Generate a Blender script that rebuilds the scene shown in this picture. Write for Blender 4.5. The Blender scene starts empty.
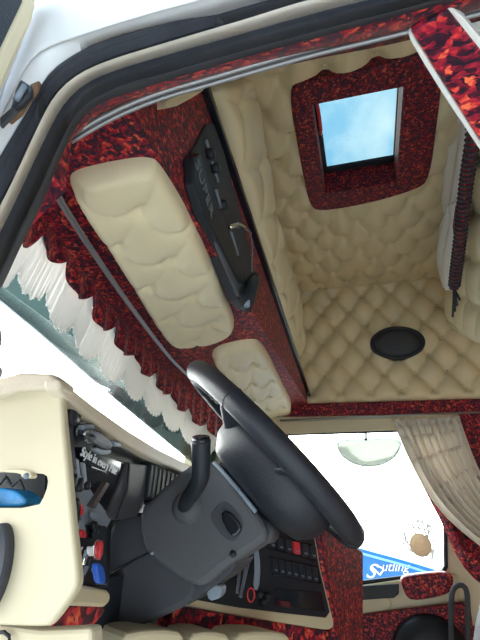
import bpy, bmesh, math, random
from mathutils import Vector as V, Matrix
random.seed(7)
S = bpy.context.scene
COL = S.collection
PI = math.pi
# ---------------------------------------------------------------- camera basis (cab axes: X across, Y forward, Z up)
FL = 440.0
ca = V((132, 190, FL)).normalized()
cb = V((-1590, 136, FL)); cb = (cb - ca * cb.dot(ca)).normalized()
cc = ca.cross(cb)
def ray(p):
    r = V((p[0] - 240, p[1] - 320, FL)); return V((r.dot(ca), r.dot(cb), r.dot(cc)))
def onX(p, x): r = ray(p); return r * (x / r.x)
def onY(p, y): r = ray(p); return r * (y / r.y)
def onZ(p, z): r = ray(p); return r * (z / r.z)
def onP(p, p0, n): r = ray(p); return r * (V(p0).dot(V(n)) / r.dot(V(n)))
# ---------------------------------------------------------------- materials
def new_mat(name):
    m = bpy.data.materials.new(name); m.use_nodes = True
    nt = m.node_tree; b = nt.nodes['Principled BSDF']; return m, nt, b
def plain(name, col, rough=.5, metal=0, bump=0, bscale=200, var=0, vscale=6, spec=.5, sheen=0, coat=0, emit=None, es=0):
    m, nt, b = new_mat(name); N = nt.nodes; L = nt.links
    b.inputs['Base Color'].default_value = (*col, 1); b.inputs['Roughness'].default_value = rough
    b.inputs['Metallic'].default_value = metal; b.inputs['Specular IOR Level'].default_value = spec
    b.inputs['Sheen Weight'].default_value = sheen; b.inputs['Coat Weight'].default_value = coat
    if emit: b.inputs['Emission Color'].default_value = (*emit, 1); b.inputs['Emission Strength'].default_value = es
    tc = N.new('ShaderNodeTexCoord')
    n2 = N.new('ShaderNodeTexNoise'); n2.inputs['Scale'].default_value = vscale; n2.inputs['Detail'].default_value = 5
    L.new(tc.outputs['Object'], n2.inputs['Vector'])
    r = N.new('ShaderNodeValToRGB')
    r.color_ramp.elements[0].position = .3; r.color_ramp.elements[1].position = .7
    k = 1 - max(var, .03)
    r.color_ramp.elements[0].color = (col[0] * k, col[1] * k, col[2] * k, 1); r.color_ramp.elements[1].color = (*col, 1)
    L.new(n2.outputs['Fac'], r.inputs['Fac']); L.new(r.outputs['Color'], b.inputs['Base Color'])
    if bump:
        n = N.new('ShaderNodeTexNoise'); n.inputs['Scale'].default_value = bscale; n.inputs['Detail'].default_value = 3
        bp = N.new('ShaderNodeBump'); bp.inputs['Strength'].default_value = bump; bp.inputs['Distance'].default_value = .002
        L.new(tc.outputs['Object'], n.inputs['Vector']); L.new(n.outputs['Fac'], bp.inputs['Height']); L.new(bp.outputs['Normal'], b.inputs['Normal'])
    return m
def velvet(name, scale=62, bright=1.0, stretch=(1, 1, 1)):
    m, nt, b = new_mat(name); N = nt.nodes; L = nt.links
    tc = N.new('ShaderNodeTexCoord'); mp = N.new('ShaderNodeMapping'); mp.inputs['Scale'].default_value = stretch
    L.new(tc.outputs['Object'], mp.inputs['Vector'])
    n1 = N.new('ShaderNodeTexNoise'); n1.inputs['Scale'].default_value = scale * 1.1; n1.inputs['Detail'].default_value = 2
    L.new(mp.outputs['Vector'], n1.inputs['Vector'])
    va = N.new('ShaderNodeVectorMath'); va.operation = 'MULTIPLY_ADD'; va.inputs[1].default_value = (1.1 / scale,) * 3
    L.new(n1.outputs['Color'], va.inputs[0]); L.new(mp.outputs['Vector'], va.inputs[2])
    vo = N.new('ShaderNodeTexVoronoi'); vo.inputs['Scale'].default_value = scale * 2.5; L.new(va.outputs[0], vo.inputs['Vector'])
    sp = N.new('ShaderNodeSeparateColor'); L.new(vo.outputs['Color'], sp.inputs[0])
    n3 = N.new('ShaderNodeTexNoise'); n3.inputs['Scale'].default_value = scale * 1.1; n3.inputs['Detail'].default_value = 5; n3.inputs['Distortion'].default_value = 1
    L.new(mp.outputs['Vector'], n3.inputs['Vector'])
    mxf = N.new('ShaderNodeMix'); mxf.inputs['Factor'].default_value = .62; L.new(sp.outputs[0], mxf.inputs['A']); L.new(n3.outputs['Fac'], mxf.inputs['B'])
    r = N.new('ShaderNodeValToRGB'); e = r.color_ramp.elements
    while len(e) < 6: e.new(.5)
    g = bright
    for el, (p, c) in zip(e, [(.34, (.014, .006, .020)), (.44, (.05, .005, .020)), (.52, (.20 * g, .006 * g, .026 * g)),
                              (.60, (.40 * g, .012 * g, .032 * g)), (.66, (.62 * g, .035 * g, .035 * g)), (.73, (.85 * g, .17 * g, .07 * g))]):
        el.position = p; el.color = (*c, 1)
    L.new(mxf.outputs[0], r.inputs['Fac'])
    L.new(r.outputs['Color'], b.inputs['Base Color'])
    b.inputs['Roughness'].default_value = .55; b.inputs['Specular IOR Level'].default_value = .3
    b.inputs['Sheen Weight'].default_value = .12; b.inputs['Sheen Tint'].default_value = (1, .5, .4, 1)
    bp = N.new('ShaderNodeBump'); bp.inputs['Strength'].default_value = .5; bp.inputs['Distance'].default_value = .004
    L.new(n1.outputs['Fac'], bp.inputs['Height']); L.new(bp.outputs['Normal'], b.inputs['Normal'])
    return m
def cloth(name, col, tr=.4, **k):
    m = plain(name, col, .8, **k); nt = m.node_tree; N = nt.nodes; L = nt.links
    t = N.new('ShaderNodeBsdfTranslucent'); t.inputs['Color'].default_value = (*col, 1)
    mx = N.new('ShaderNodeMixShader'); mx.inputs['Fac'].default_value = tr
    L.new(N['Principled BSDF'].outputs[0], mx.inputs[1]); L.new(t.outputs[0], mx.inputs[2]); L.new(mx.outputs[0], N['Material Output'].inputs['Surface'])
    return m
def glass(name, tint, gl=.05, rough=0.02):
    m, nt, b = new_mat(name); N = nt.nodes; L = nt.links
    t = N.new('ShaderNodeBsdfTransparent'); t.inputs['Color'].default_value = (*tint, 1)
    g = N.new('ShaderNodeBsdfGlossy'); g.inputs['Roughness'].default_value = rough
    lw = N.new('ShaderNodeLayerWeight'); lw.inputs['Blend'].default_value = gl * 4
    mu = N.new('ShaderNodeMath'); mu.operation = 'MULTIPLY'; mu.inputs[1].default_value = .5
    mx = N.new('ShaderNodeMixShader'); L.new(lw.outputs['Fresnel'], mu.inputs[0]); L.new(mu.outputs[0], mx.inputs['Fac'])
    L.new(t.outputs[0], mx.inputs[1]); L.new(g.outputs[0], mx.inputs[2])
    L.new(mx.outputs[0], N['Material Output'].inputs['Surface']); return m
LEA = plain('cream_leather', (.80, .69, .46), .42, bump=.15, bscale=350, var=.06, vscale=9)
LEAP = plain('tan_leather', (.72, .59, .37), .45, bump=.15, bscale=350, var=.08, vscale=7)
PLC = plain('cream_plastic', (.64, .56, .38), .42, var=.05)
PLD = plain('cream_plastic_dimmed', (.57, .50, .345), .42, var=.05)  # same cream plastic, darkened to tone down the light on the dash end
PLR = plain('cream_rim', (.60, .51, .39), .6, bump=.3, bscale=400)
PAINT = plain('white_paint', (.72, .74, .78), .35, coat=.2, var=.08, vscale=4)
CRP = plain('ivory_paint', (.86, .82, .74), .35, coat=.2, var=.08)
RUB = plain('black_rubber', (.035, .040, .055), .5, bump=.3, bscale=150, var=.3, vscale=30, spec=.3)
LIN = plain('dark_liner', (.035, .04, .055), .7, bump=.3)
BLK = plain('black_plastic', (.022, .026, .034), .38, bump=.25, bscale=500, var=.2, spec=.3)
GRY = plain('charcoal_plastic', (.092, .094, .104), .55, bump=.35, bscale=600, var=.08, spec=.3)
GRL = plain('grey_plastic', (.20, .24, .29), .5, bump=.2, bscale=500)
GRD = plain('dark_grey_plastic', (.055, .057, .066), .6, bump=.3, bscale=600, spec=.25)
WHL = plain('wheel_leather', (.020, .023, .033), .42, bump=.35, bscale=420, var=.2, vscale=20, spec=.4)
GLS = plain('gloss_black', (.012, .014, .02), .12, var=.1)
RAIL = plain('rail_metal', (.33, .33, .345), .3, metal=.6)
CHR = plain('chrome', (.8, .8, .82), .15, metal=1)
WHT = cloth('white_fringe', (.95, .93, .90), .5)
SHR = cloth('white_sheer', (.97, .95, .91), .15)
WCP = plain('white_piping', (.88, .87, .84), .4)
RED = plain('red_plastic', (.62, .03, .04), .3)
BLU = plain('blue_plastic', (.02, .12, .60), .3)
CUR = cloth('beige_curtain', (.86, .79, .69), .30)
MATB = plain('matt_black', (.015, .016, .02), .8, spec=.1)
MATG = plain('matt_grey', (.05, .052, .06), .7, spec=.1)
BLUB = plain('blue_bag', (.02, .30, .72), .35, var=.4, vscale=60, bump=.6, bscale=80)
TRL = plain('blue_trailer', (.008, .17, .50), .35, coat=.3, var=.1)
TXT = plain('white_lettering', (.85, .87, .9), .5)
TXG = plain('grey_lettering', (.16, .18, .19), .5)
GND = plain('pale_concrete', (.50, .48, .44), .9, var=.2, vscale=.4)
SKG = plain('rust', (.22, .12, .06), .8, var=.5, vscale=40)
BRK = plain('tree_bark', (.32, .30, .27), .9)
STK = cloth('beige_sticker', (.70, .58, .45), .38)
BTN = plain('button_leather', (.62, .52, .34), .4)
VEL = velvet('red_velvet', 66, .78); VELC = velvet('dark_red_velvet', 72, .55); VELB = velvet('red_velvet_lit', 62, 1.25, (1, .7, 1))  # the brightest copy has daylight from the door painted in
VELS = velvet('red_velvet_streaked', 34, 1.05, (.6, 2.2, 1))
GW = glass('clear_glass', (.97, .99, .98)); GV = glass('tinted_visor', (.10, .135, .135)); GH = glass('hatch_glass', (.36, .385, .37))
GB = glass('clear_film', (.27, .29, .27), .04, .08); GP = glass('clear_case', (.5, .56, .62), .3, .05)
# ---------------------------------------------------------------- builders
WL = {}
def tag(o, label=None, cat=None, group=None, kind=None):
    if label: o['label'] = label
    if cat: o['category'] = cat
    if group: o['group'] = group
    if kind: o['kind'] = kind
    return o
def thing(name, label, cat, loc, group=None):
    o = bpy.data.objects.new(name, None); COL.objects.link(o); o.location = loc; o.empty_display_size = .05
    WL[o] = V(loc); return tag(o, label, cat, group)
def ob(name, vs, fs, mat, parent=None, smooth=False, label=None, cat=None, group=None, kind=None, bevel=0, segs=2):
    vs = [V(v) for v in vs]
    if parent is None:
        org = V(((min(v.x for v in vs) + max(v.x for v in vs)) / 2, (min(v.y for v in vs) + max(v.y for v in vs)) / 2, min(v.z for v in vs)))
    else: org = WL[parent]
    me = bpy.data.meshes.new(name); me.from_pydata([v - org for v in vs], [], fs)
    bm = bmesh.new(); bm.from_mesh(me); bmesh.ops.recalc_face_normals(bm, faces=bm.faces); bm.to_mesh(me); bm.free()
    me.materials.append(mat)
    if smooth: me.polygons.foreach_set('use_smooth', [True] * len(me.polygons))
    o = bpy.data.objects.new(name, me); COL.objects.link(o)
    if parent is None: o.location = org
    else: o.parent = parent
    WL[o] = org
    if bevel:
        md = o.modifiers.new('bevel', 'BEVEL'); md.width = bevel; md.segments = segs; md.limit_method = 'ANGLE'; md.angle_limit = .7
    return tag(o, label, cat, group, kind)
def prism(name, pts, ext, mat, parent=None, **k):
    n = len(pts); ext = V(ext); vs = [V(p) for p in pts] + [V(p) + ext for p in pts]
    fs = [list(range(n)), list(range(2 * n - 1, n - 1, -1))] + [[i, (i + 1) % n, n + (i + 1) % n, n + i] for i in range(n)]
    return ob(name, vs, fs, mat, parent, **k)
def box(name, lo, hi, mat, parent=None, **k):
    (x0, y0, z0), (x1, y1, z1) = lo, hi
    return prism(name, [(x0, y0, z0), (x1, y0, z0), (x1, y1, z0), (x0, y1, z0)], (0, 0, z1 - z0), mat, parent, **k)
def chaikin(p, it=2, closed=True):
    p = [V(q) if len(q) == 3 else V((*q, 0)) for q in p]
    for _ in range(it):
        r = []
        n = len(p)
        for i in range(n if closed else n - 1):
            a, b = p[i], p[(i + 1) % n]; r += [a * .75 + b * .25, a * .25 + b * .75]
        if not closed: r = [p[0]] + r + [p[-1]]
        p = r
    return p
def resample(pts, n):
    pts = [V(p) if len(p) == 3 else V((*p, 0)) for p in pts]
    d = [0]
    for a, b in zip(pts, pts[1:]): d.append(d[-1] + (b - a).length)
    out = []; j = 0
    for i in range(n):
        t = d[-1] * i / (n - 1)
        while j < len(d) - 2 and d[j + 1] < t: j += 1
        s = (t - d[j]) / max(1e-9, d[j + 1] - d[j]); out.append(pts[j].lerp(pts[j + 1], min(1, s)))
    return out
def tube_geo(path, r, n=10, closed=False, flat=None):
    path = [V(p) for p in path]; m = len(path); vs = []; fs = []
    up = None
    for i, p in enumerate(path):
        t = (path[(i + 1) % m] - path[i - 1]) if closed else (path[min(i + 1, m - 1)] - path[max(i - 1, 0)])
        t.normalize()
        if up is None: up = V((0, 0, 1)) if abs(t.z) < .9 else V((1, 0, 0))
        s = t.cross(up).normalized(); up = s.cross(t).normalized()
        rr = r(i / (m - 1)) if callable(r) else r
        for k in range(n):
            a = 2 * PI * k / n; vs.append(p + s * math.cos(a) * rr + up * math.sin(a) * rr * (flat or 1))
    for i in range(m if closed else m - 1):
        j = (i + 1) % m
        for k in range(n): fs.append([i * n + k, i * n + (k + 1) % n, j * n + (k + 1) % n, j * n + k])
    if not closed: fs += [list(range(n)), list(range((m - 1) * n, m * n))]
    return vs, fs
def tube(name, path, r, mat, parent=None, n=10, closed=False, flat=None, **k):
    vs, fs = tube_geo(path, r, n, closed, flat); k.setdefault('smooth', True)
    return ob(name, vs, fs, mat, parent, **k)
def merge(parts):
    vs = []; fs = []
    for v, f in parts:
        b = len(vs); vs += v; fs += [[i + b for i in q] for q in f]
    return vs, fs
def lathe(name, base, axis, prof, mat, parent=None, n=32, sc=(1, 1), xdir=None, **k):
    axis = V(axis).normalized(); x = V(xdir) if xdir else (V((1, 0, 0)) if abs(axis.x) < .9 else V((0, 1, 0)))
    x = (x - axis * x.dot(axis)).normalized(); y = axis.cross(x); base = V(base)
    vs = []; fs = []
    for r, h in prof:
        for i in range(n):
            a = 2 * PI * i / n; vs.append(base + axis * h + x * r * sc[0] * math.cos(a) + y * r * sc[1] * math.sin(a))
    for j in range(len(prof) - 1):
        for i in range(n): fs.append([j * n + i, j * n + (i + 1) % n, (j + 1) * n + (i + 1) % n, (j + 1) * n + i])
    fs += [list(range(n)), list(range((len(prof) - 1) * n, len(prof) * n))]
    k.setdefault('smooth', True); return ob(name, vs, fs, mat, parent, **k)
def ribbon(name, A, B, off, thick, prof, mat, parent=None, n=60, m=8, **k):
    """surface between two 3D lines, bulging along off by thick*prof(s)"""
    A = resample(A, n); B = resample(B, n); vs = []; fs = []; off = V(off)
    for i in range(n):
        for j in range(m + 1): s = j / m; vs.append(A[i].lerp(B[i], s) + off * thick * prof(s))
    q = m + 1; base = len(vs)
    for i in range(n):
        for j in range(2): vs.append((A[i], B[i])[j] - off * .002)
    for i in range(n - 1):
        for j in range(m): fs.append([i * q + j, i * q + j + 1, (i + 1) * q + j + 1, (i + 1) * q + j])
        fs.append([i * q, (i + 1) * q, base + 2 * i + 2, base + 2 * i]); fs.append([i * q + m, (i + 1) * q + m, base + 2 * i + 3, base + 2 * i + 1])
        fs.append([base + 2 * i, base + 2 * i + 1, base + 2 * i + 3, base + 2 * i + 2])
    k.setdefault('smooth', True); return ob(name, vs, fs, mat, parent, **k)
def cut(o, cutter):
    md = o.modifiers.new('cut', 'BOOLEAN'); md.object = cutter; md.operation = 'DIFFERENCE'; md.solver = 'EXACT'
    dg = bpy.context.evaluated_depsgraph_get(); me = bpy.data.meshes.new_from_object(o.evaluated_get(dg))
    o.modifiers.clear(); o.data = me; bpy.data.objects.remove(cutter)
def curve_grid(name, fn, nu, nv, mat, parent=None, thick=0, **k):
    vs = [fn(i / (nu - 1), j / (nv - 1)) for i in range(nu) for j in range(nv)]
    fs = [[i * nv + j, i * nv + j + 1, (i + 1) * nv + j + 1, (i + 1) * nv + j] for i in range(nu - 1) for j in range(nv - 1)]
    k.setdefault('smooth', True); o = ob(name, vs, fs, mat, parent, **k)
    if thick: md = o.modifiers.new('solid', 'SOLIDIFY'); md.thickness = thick; md.offset = 0
    return o
def text(name, s, at, right, up, size, mat, parent, shear=0, depth=.0006):
    cu = bpy.data.curves.new(name, 'FONT'); cu.body = s; cu.size = size; cu.shear = shear; cu.extrude = depth; cu.align_x = 'LEFT'
    o = bpy.data.objects.new(name, cu); COL.objects.link(o)
    dg = bpy.context.evaluated_depsgraph_get(); me = bpy.data.meshes.new_from_object(o.evaluated_get(dg)); bpy.data.objects.remove(o)
    r = V(right).normalized(); n = r.cross(V(up)).normalized(); u = n.cross(r)
    M = Matrix((r, u, n)).transposed().to_4x4(); M.translation = V(at) - WL[parent]; me.transform(M)
    me.materials.clear(); me.materials.append(mat)
    o = bpy.data.objects.new(name, me); COL.objects.link(o); o.parent = parent; WL[o] = WL[parent]; return o
# ---- tufted upholstery
def inpoly(p, poly):
    c = False; n = len(poly); x, y = p
    for i in range(n):
        x0, y0 = poly[i]; x1, y1 = poly[i - 1]
        if (y0 > y) != (y1 > y) and x < (x1 - x0) * (y - y0) / (y1 - y0) + x0: c = not c
    return c
def nearest(p, poly):
    best = 1e9; q = None
    for i in range(len(poly)):
        ax, ay = poly[i - 1]; bx, by = poly[i]; dx, dy = bx - ax, by - ay; L = dx * dx + dy * dy
        t = 0 if L == 0 else max(0, min(1, ((p[0] - ax) * dx + (p[1] - ay) * dy) / L))
        cx, cy = ax + t * dx, ay + t * dy; d = (p[0] - cx) ** 2 + (p[1] - cy) ** 2
        if d < best: best = d; q = (cx, cy)
    return math.sqrt(best), q
BMESH = {}
def button(p, nrm, parent, r=.009):
    r = min(r, .0085)
    if r not in BMESH:
        vs = []; fs = []; n = 10; pr = [(r, -.004), (r, 0), (r * .8, .003), (r * .4, .0045)]
        for rr, h in pr: vs += [V((rr * math.cos(2 * PI * i / n), rr * math.sin(2 * PI * i / n), h)) for i in range(n)]
        for j in range(3): fs += [[j * n + i, j * n + (i + 1) % n, (j + 1) * n + (i + 1) % n, (j + 1) * n + i] for i in range(n)]
        fs.append(list(range(3 * n, 4 * n)))
        me = bpy.data.meshes.new('button'); me.from_pydata(vs, [], fs); me.materials.append(BTN)
        me.polygons.foreach_set('use_smooth', [True] * len(me.polygons)); BMESH[r] = me
    o = bpy.data.objects.new('button', BMESH[r]); COL.objects.link(o)
    o.parent = parent; o.location = V(p) - WL[parent]; o.rotation_mode = 'QUATERNION'; o.rotation_quaternion = V(nrm).to_track_quat('Z', 'Y')
def tuft(name, poly3, O, U, Vv, Nn, e1, e2, p0, sagd, mat, parent=None, H=.03, T=.012, edge=.03, step=.011, sag=.16, holes=(), btn=.009, back=.01, kf=.35, row=False, **k):
    """poly3: outline on the plane (O,U,V,N). e1,e2,p0: button lattice in uv. N points into the room."""
    O, U, Vv, Nn = V(O), V(U).normalized(), V(Vv).normalized(), V(Nn).normalized()
    uv = lambda p: ((V(p) - O).dot(U), (V(p) - O).dot(Vv))
    poly = [uv(p) for p in poly3]; hl = [[uv(p) for p in h] for h in holes]
    det = e1[0] * e2[1] - e1[1] * e2[0]
    lat = lambda x, y: (((x) * e2[1] - (y) * e2[0]) / det, (-(x) * e1[1] + (y) * e1[0]) / det)
    sp, sq = lat(*sagd)
    x0, x1 = min(p[0] for p in poly), max(p[0] for p in poly); y0, y1 = min(p[1] for p in poly), max(p[1] for p in poly)
    nx = max(2, int((x1 - x0) / step)) + 1; ny = max(2, int((y1 - y0) / step)) + 1
    hx = (x1 - x0) / nx; hy = (y1 - y0) / ny
    ins = lambda p: inpoly(p, poly) and not any(inpoly(p, h) for h in hl)
    cell = [[ins((x0 + (i + .5) * hx, y0 + (j + .5) * hy)) for j in range(ny)] for i in range(nx)]
    idx = {}; vs = []; bd = {}
    def vid(i, j):
        if (i, j) in idx: return idx[i, j]
        full = all(0 <= a < nx and 0 <= b < ny and cell[a][b] for a in (i - 1, i) for b in (j - 1, j))
        x, y = x0 + i * hx, y0 + j * hy
        d, q = min([nearest((x, y), poly)] + [nearest((x, y), h) for h in hl], key=lambda t: t[0])
        if not full: x, y = q; d = 0
        px, py = lat(x - p0[0], y - p0[1]); f = abs(math.sin(PI * (px - py)))
        f = f * sag / max(1e-6, math.hypot(*sagd)) * math.hypot(*e1)
        a, b = px - sp * f, py - sq * f
        fold = (abs(math.sin(PI * a)) * abs(math.sin(PI * b))) ** kf
        if row:
            b = py - sag * abs(math.sin(PI * px)); fold = (abs(math.sin(PI * b)) ** kf) * (1 - .35 * (1 - abs(math.sin(PI * px)) ** .3))
        dp, dq = px - round(px), py - round(py); dx = dp * e1[0] + dq * e2[0]; dy = dp * e1[1] + dq * e2[1]
        pit = math.exp(-(dx * dx + dy * dy) / (2 * .012 ** 2))
        h = max(T * .25, T + H * (fold - .6 * pit))
        e = min(1, d / edge); h = h * math.sqrt(max(0, 1 - (1 - e) ** 2)) if d > 0 else 0
        idx[i, j] = len(vs); vs.append(O + U * x + Vv * y + Nn * h)
        bd[len(vs) - 1] = not full
        return len(vs) - 1
    fs = []
    for i in range(nx):
        for j in range(ny):
            if cell[i][j]: fs.append([vid(i, j), vid(i + 1, j), vid(i + 1, j + 1), vid(i, j + 1)])
    # skirt to give real thickness
    ec = {}
    for f in fs:
        for a, b in zip(f, f[1:] + f[:1]): ec[tuple(sorted((a, b)))] = ec.get(tuple(sorted((a, b))), 0) + 1
    bk = {}
    for (a, b), c in ec.items():
        if c == 1:
            for q in (a, b):
                if q not in bk: bk[q] = len(vs); vs.append(vs[q] - Nn * back)
            fs.append([a, b, bk[b], bk[a]])
    o = ob(name, vs, fs, mat, parent, smooth=True, **k)
    if btn:
        R = 14
        for a in range(-R, R + 1):
            for b in range(-R, R + 1):
                x, y = p0[0] + a * e1[0] + b * e2[0], p0[1] + a * e1[1] + b * e2[1]
                if ins((x, y)) and min([nearest((x, y), poly)[0]] + [nearest((x, y), h)[0] for h in hl]) > edge * .8:
                    button(O + U * x + Vv * y + Nn * (max(T * .25, T - H * .6) + .002), Nn, o, btn)
    return o
st = dict(kind='structure')
# ================================================================ CAB SHELL
CEIL = 1.18
XR = 2.30
box('ground', (-30, -30, -2.65), (40, 40, -2.55), GND, **st)
box('floor', (.30, -1.75, -1.15), (2.36, .95, -1.10), LEA, **st)  # out of view; cream tone chosen to bounce light up
lb = thing('bounce_bunk', 'unseen cream lower bunk added at the back of the cab to bounce light', 'bed', (1.3, -1.4, -1.1))
box('base', (.32, -1.74, -1.10), (2.28, -.95, -.72), VEL, lb, bevel=.01); box('mattress', (.32, -1.74, -.72), (2.28, -.97, -.58), LEA, lb, bevel=.04)  # unseen bunk, added so its cream top bounces light to the ceiling
box('wall_back', (.26, -1.80, -1.10), (2.36, -1.75, 1.30), LEAP, **st)
# overhead console planes
CP0, CN = (0, .29, .50), (0, .217, 1)
def onC(p): return onP(p, CP0, CN)
def cz(y): return .50 - .217 * (y - .29)
# rail / valance curve
KP = [(.25, .385), (.451, .450), (.726, .504), (.961, .544), (1.29, .592), (1.55, .60), (1.80, .575), (2.10, .50), (2.30, .43)]
KS = chaikin(KP, 2, False)
def KY(x):
    for a, b in zip(KS, KS[1:]):
        if a.x <= x <= b.x: return a.y + (b.y - a.y) * (x - a.x) / (b.x - a.x)
    return KS[0].y if x < KS[0].x else KS[-1].y
def onK(p, off=0.):
    r = ray(p); lo = .26; best = None
    x = .26
    while x < 2.3:
        f = (KY(x) + off) - r.y / r.x * x
        if best is None or abs(f) < best[0]: best = (abs(f), x)
        x += .002
    return r * (best[1] / r.x)
# roof slab with hatch hole
roof = box('roof', (.24, -1.80, 1.22), (2.36, .90, 1.30), PAINT, **st)
hx0, hx1, hy0, hy1 = .992, 1.412, -.186, .083
cut(roof, box('cutter', (hx0 - .05, hy0 - .05, 1.0), (hx1 + .05, hy1 + .05, 1.5), PAINT))
# tufted ceiling with the hatch opening
sur = [onZ(p, 1.128) for p in [(288, 92), (300, 82), (335, 78), (355, 72), (380, 66), (410, 56), (440, 56), (443, 78), (438, 120), (430, 180), (418, 190), (370, 204), (318, 213), (309, 205), (299, 155)]]
surC = chaikin(sur, 2)
sh = [p + (p - V((1.25, -.06, p.z))) * -.12 for p in surC]
tuft('ceiling', [(.36, .345, CEIL), (.36, -.60, CEIL), (XR, -.60, CEIL), (XR, .345, CEIL)], (0, 0, CEIL), (1, 0, 0), (0, 1, 0), (0, 0, -1),
     (.11, -.07), (.11, .07), (1.675, .102), (1, 0), LEAP, H=.030, T=.016, edge=.02, sag=.14, kf=.42, step=.012, holes=[[(p.x, p.y, CEIL) for p in sh]], btn=.006, **st)
box('ceiling', (.30, -1.75, 1.19), (2.34, -.60, 1.215), LEAP, **st)
# hatch surround
sr = thing('hatch_surround', 'wavy-edged dark red velvet panel framing the roof hatch', 'upholstery panel', (1.25, -.06, 1.14))
pl = prism('panel', [(p.x, p.y, 1.128) for p in surC], (0, 0, .045), VELC, sr, bevel=.008)
cut(pl, box('cutter', (hx0, hy0, 1.0), (hx1, hy1, 1.3), VELC))
for nm, lo, hi in [('reveal', (hx0 - .008, hy0, 1.14), (hx0 + .003, hy1, 1.221)), ('reveal', (hx1 - .003, hy0, 1.131), (hx1 + .008, hy1, 1.221)),
                   ('reveal', (hx0, hy0 - .008, 1.131), (hx1, hy0 + .003, 1.221)), ('reveal', (hx0, hy1 - .003, 1.131), (hx1, hy1 + .008, 1.221))]:
    box(nm, lo, hi, VELC, sr)
w3 = thing('window_3', None, None, (1.19, -.05, 1.225)); tag(w3, kind='structure')
fr = box('window_frame', (hx0 - .04, hy0 - .04, 1.222), (hx1 + .04, hy1 + .04, 1.236), BLK, w3)
cut(fr, prism('cutter', chaikin([(hx0 + .004, hy0 + .006, 1.2), (hx1 - .028, hy0 + .006, 1.2), (hx1 - .024, hy1 - .018, 1.2), (hx0 + .004, hy1 - .018, 1.2)], 0), (0, 0, .1), BLK))
box('pane', (hx0 - .035, hy0 - .035, 1.237), (hx1 + .035, hy1 + .035, 1.241), GH, w3)
tube('latch', [(hx0 + .05, hy1 - .012, 1.20), (hx0 + .08, hy1 - .016, 1.19), (hx0 + .16, hy1 - .016, 1.19), (hx0 + .19, hy1 - .012, 1.20)], .006, RED, w3)
# small lamp in the ceiling
lp = onZ((378, 247), 1.15)
t = thing('spot_lamp', 'tiny round chrome spot lamp set in the tufted ceiling', 'lamp', (lp.x, lp.y, 1.135))
lathe('ring', (lp.x, lp.y, 1.165), (0, 0, -1), [(.020, 0), (.020, .016), (.013, .020), (.011, .014)], CHR, t, n=20)
lathe('lens', (lp.x, lp.y, 1.165), (0, 0, -1), [(.011, 0), (.011, .015), (.006, .018)], GRY, t, n=16)
# ---- front upper wall (tufted) and console
E0 = onY((209, 90), .268); E1 = onY((292, 340), .268)
def ez(x): return E0.z + (E1.z - E0.z) * (x - E0.x) / (E1.x - E0.x)
tuft('wall_front', [(.34, .335, ez(.34) - .03), (XR, .335, ez(XR) - .03), (XR, .335, CEIL), (.34, .335, CEIL)], (0, .335, 0), (1, 0, 0), (0, 0, 1), (0, -1, 0),
     (.09, .16), (.09, -.16), (1.2, 1.02), (1, 0), LEA, H=.026, T=.02, edge=.03, sag=.12, kf=.4, back=.03, btn=.006, **st)  # lighter leather than the ceiling paints in its stronger light
box('wall_front', (.26, .83, .62), (2.36, .88, 1.22), PAINT, **st)
oc = thing('overhead_console', 'red velvet covered overhead console above the windshield', 'console', (1.3, .5, .40))
def CO(x, y): return V((x, y, cz(y)))
und = [CO(x, KY(x) + .06) for x in [.30 + i * .1 for i in range(21)]]
und = [CO(.27, .43)] + und[1:-1] + [CO(2.295, .47)] + [CO(2.295, .285), CO(.27, .285)]
n_ = len(und); prism('underside', und, (0, 0, .03), VEL, oc)
rf = [(.27, .279, .497), (2.295, .279, .497), (2.295, .279, ez(2.295)), (.27, .279, ez(.27))]
prism('rear_face', rf, (0, .035, 0), VEL, oc)
prism('edge_trim', [(.27, .262, ez(.27) - .022), (2.295, .262, ez(2.295) - .022), (2.295, .262, ez(2.295)), (.27, .262, ez(.27))], (0, .05, 0), GLS, oc, bevel=.004)
box('top_shelf', (.30, .36, .66), (2.29, .80, .68), BLK, oc)
def onF(p): return onP(p, (0, .282, .80), (0, .37, .075))
fpd = [onF(p) for p in [(212, 92), (214, 84), (243, 76), (251, 100), (256, 130), (263, 160), (266, 192), (274, 222), (280, 250), (290, 278), (297, 300), (300, 320), (300, 345), (297, 358), (285, 330), (262, 262), (240, 190)]]
tuft('front_pad', fpd, (0, .282, .80), (1, 0, 0), (0, -.199, .980), (0, -.980, -.199), (.11, .13), (.11, -.13), (1.10, .25), (0, 1), LEA, H=.020, T=.016, edge=.03, sag=.2, step=.008,
     kf=.25, btn=.006, back=.02, label='long cream padded strip with scalloped edge between console and tufted ceiling', cat='pad')
# header cushions
def cush(px, label, lat, grp):
    P = [onC(p) for p in px]; U = V((1, 0, 0)); W = V((0, 1, -.217)).normalized(); Nn = V((0, -.217, -1)).normalized(); O = V(CP0)
    uv = lambda p: V(((V(p) - O).dot(U), (V(p) - O).dot(W)))
    b0, b1, b2 = [uv(onC(p)) for p in lat]
    e1 = b1 - b0; e2 = b2 - b0
    return tuft('header_cushion', chaikin(P, 3), O, U, W, Nn, tuple(e1), tuple(e2), tuple(b0), (1, -.1), LEA, H=.021, T=.016, edge=.022, sag=.30, step=.005, btn=.009, kf=.20, row=True,
                back=.012, label=label, cat='cushion', group=grp)
cush([(66, 178), (80, 167), (152, 154), (160, 161), (180, 192), (205, 245), (236, 318), (231, 329), (200, 340), (172, 342), (160, 330), (120, 262), (85, 212)],
     'long cream leather tufted cushion on the console, larger of the two', [(138.5, 200), (194, 218), (117, 237)], 'tufted cushions under the overhead console')
cush([(203, 349), (250, 337), (263, 342), (280, 378), (293, 404), (287, 414), (266, 420), (256, 412), (230, 380)],
     'small cream leather tufted cushion beyond the steering wheel rim', [(228, 360), (251, 357), (229, 380)], 'tufted cushions under the overhead console')
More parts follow.
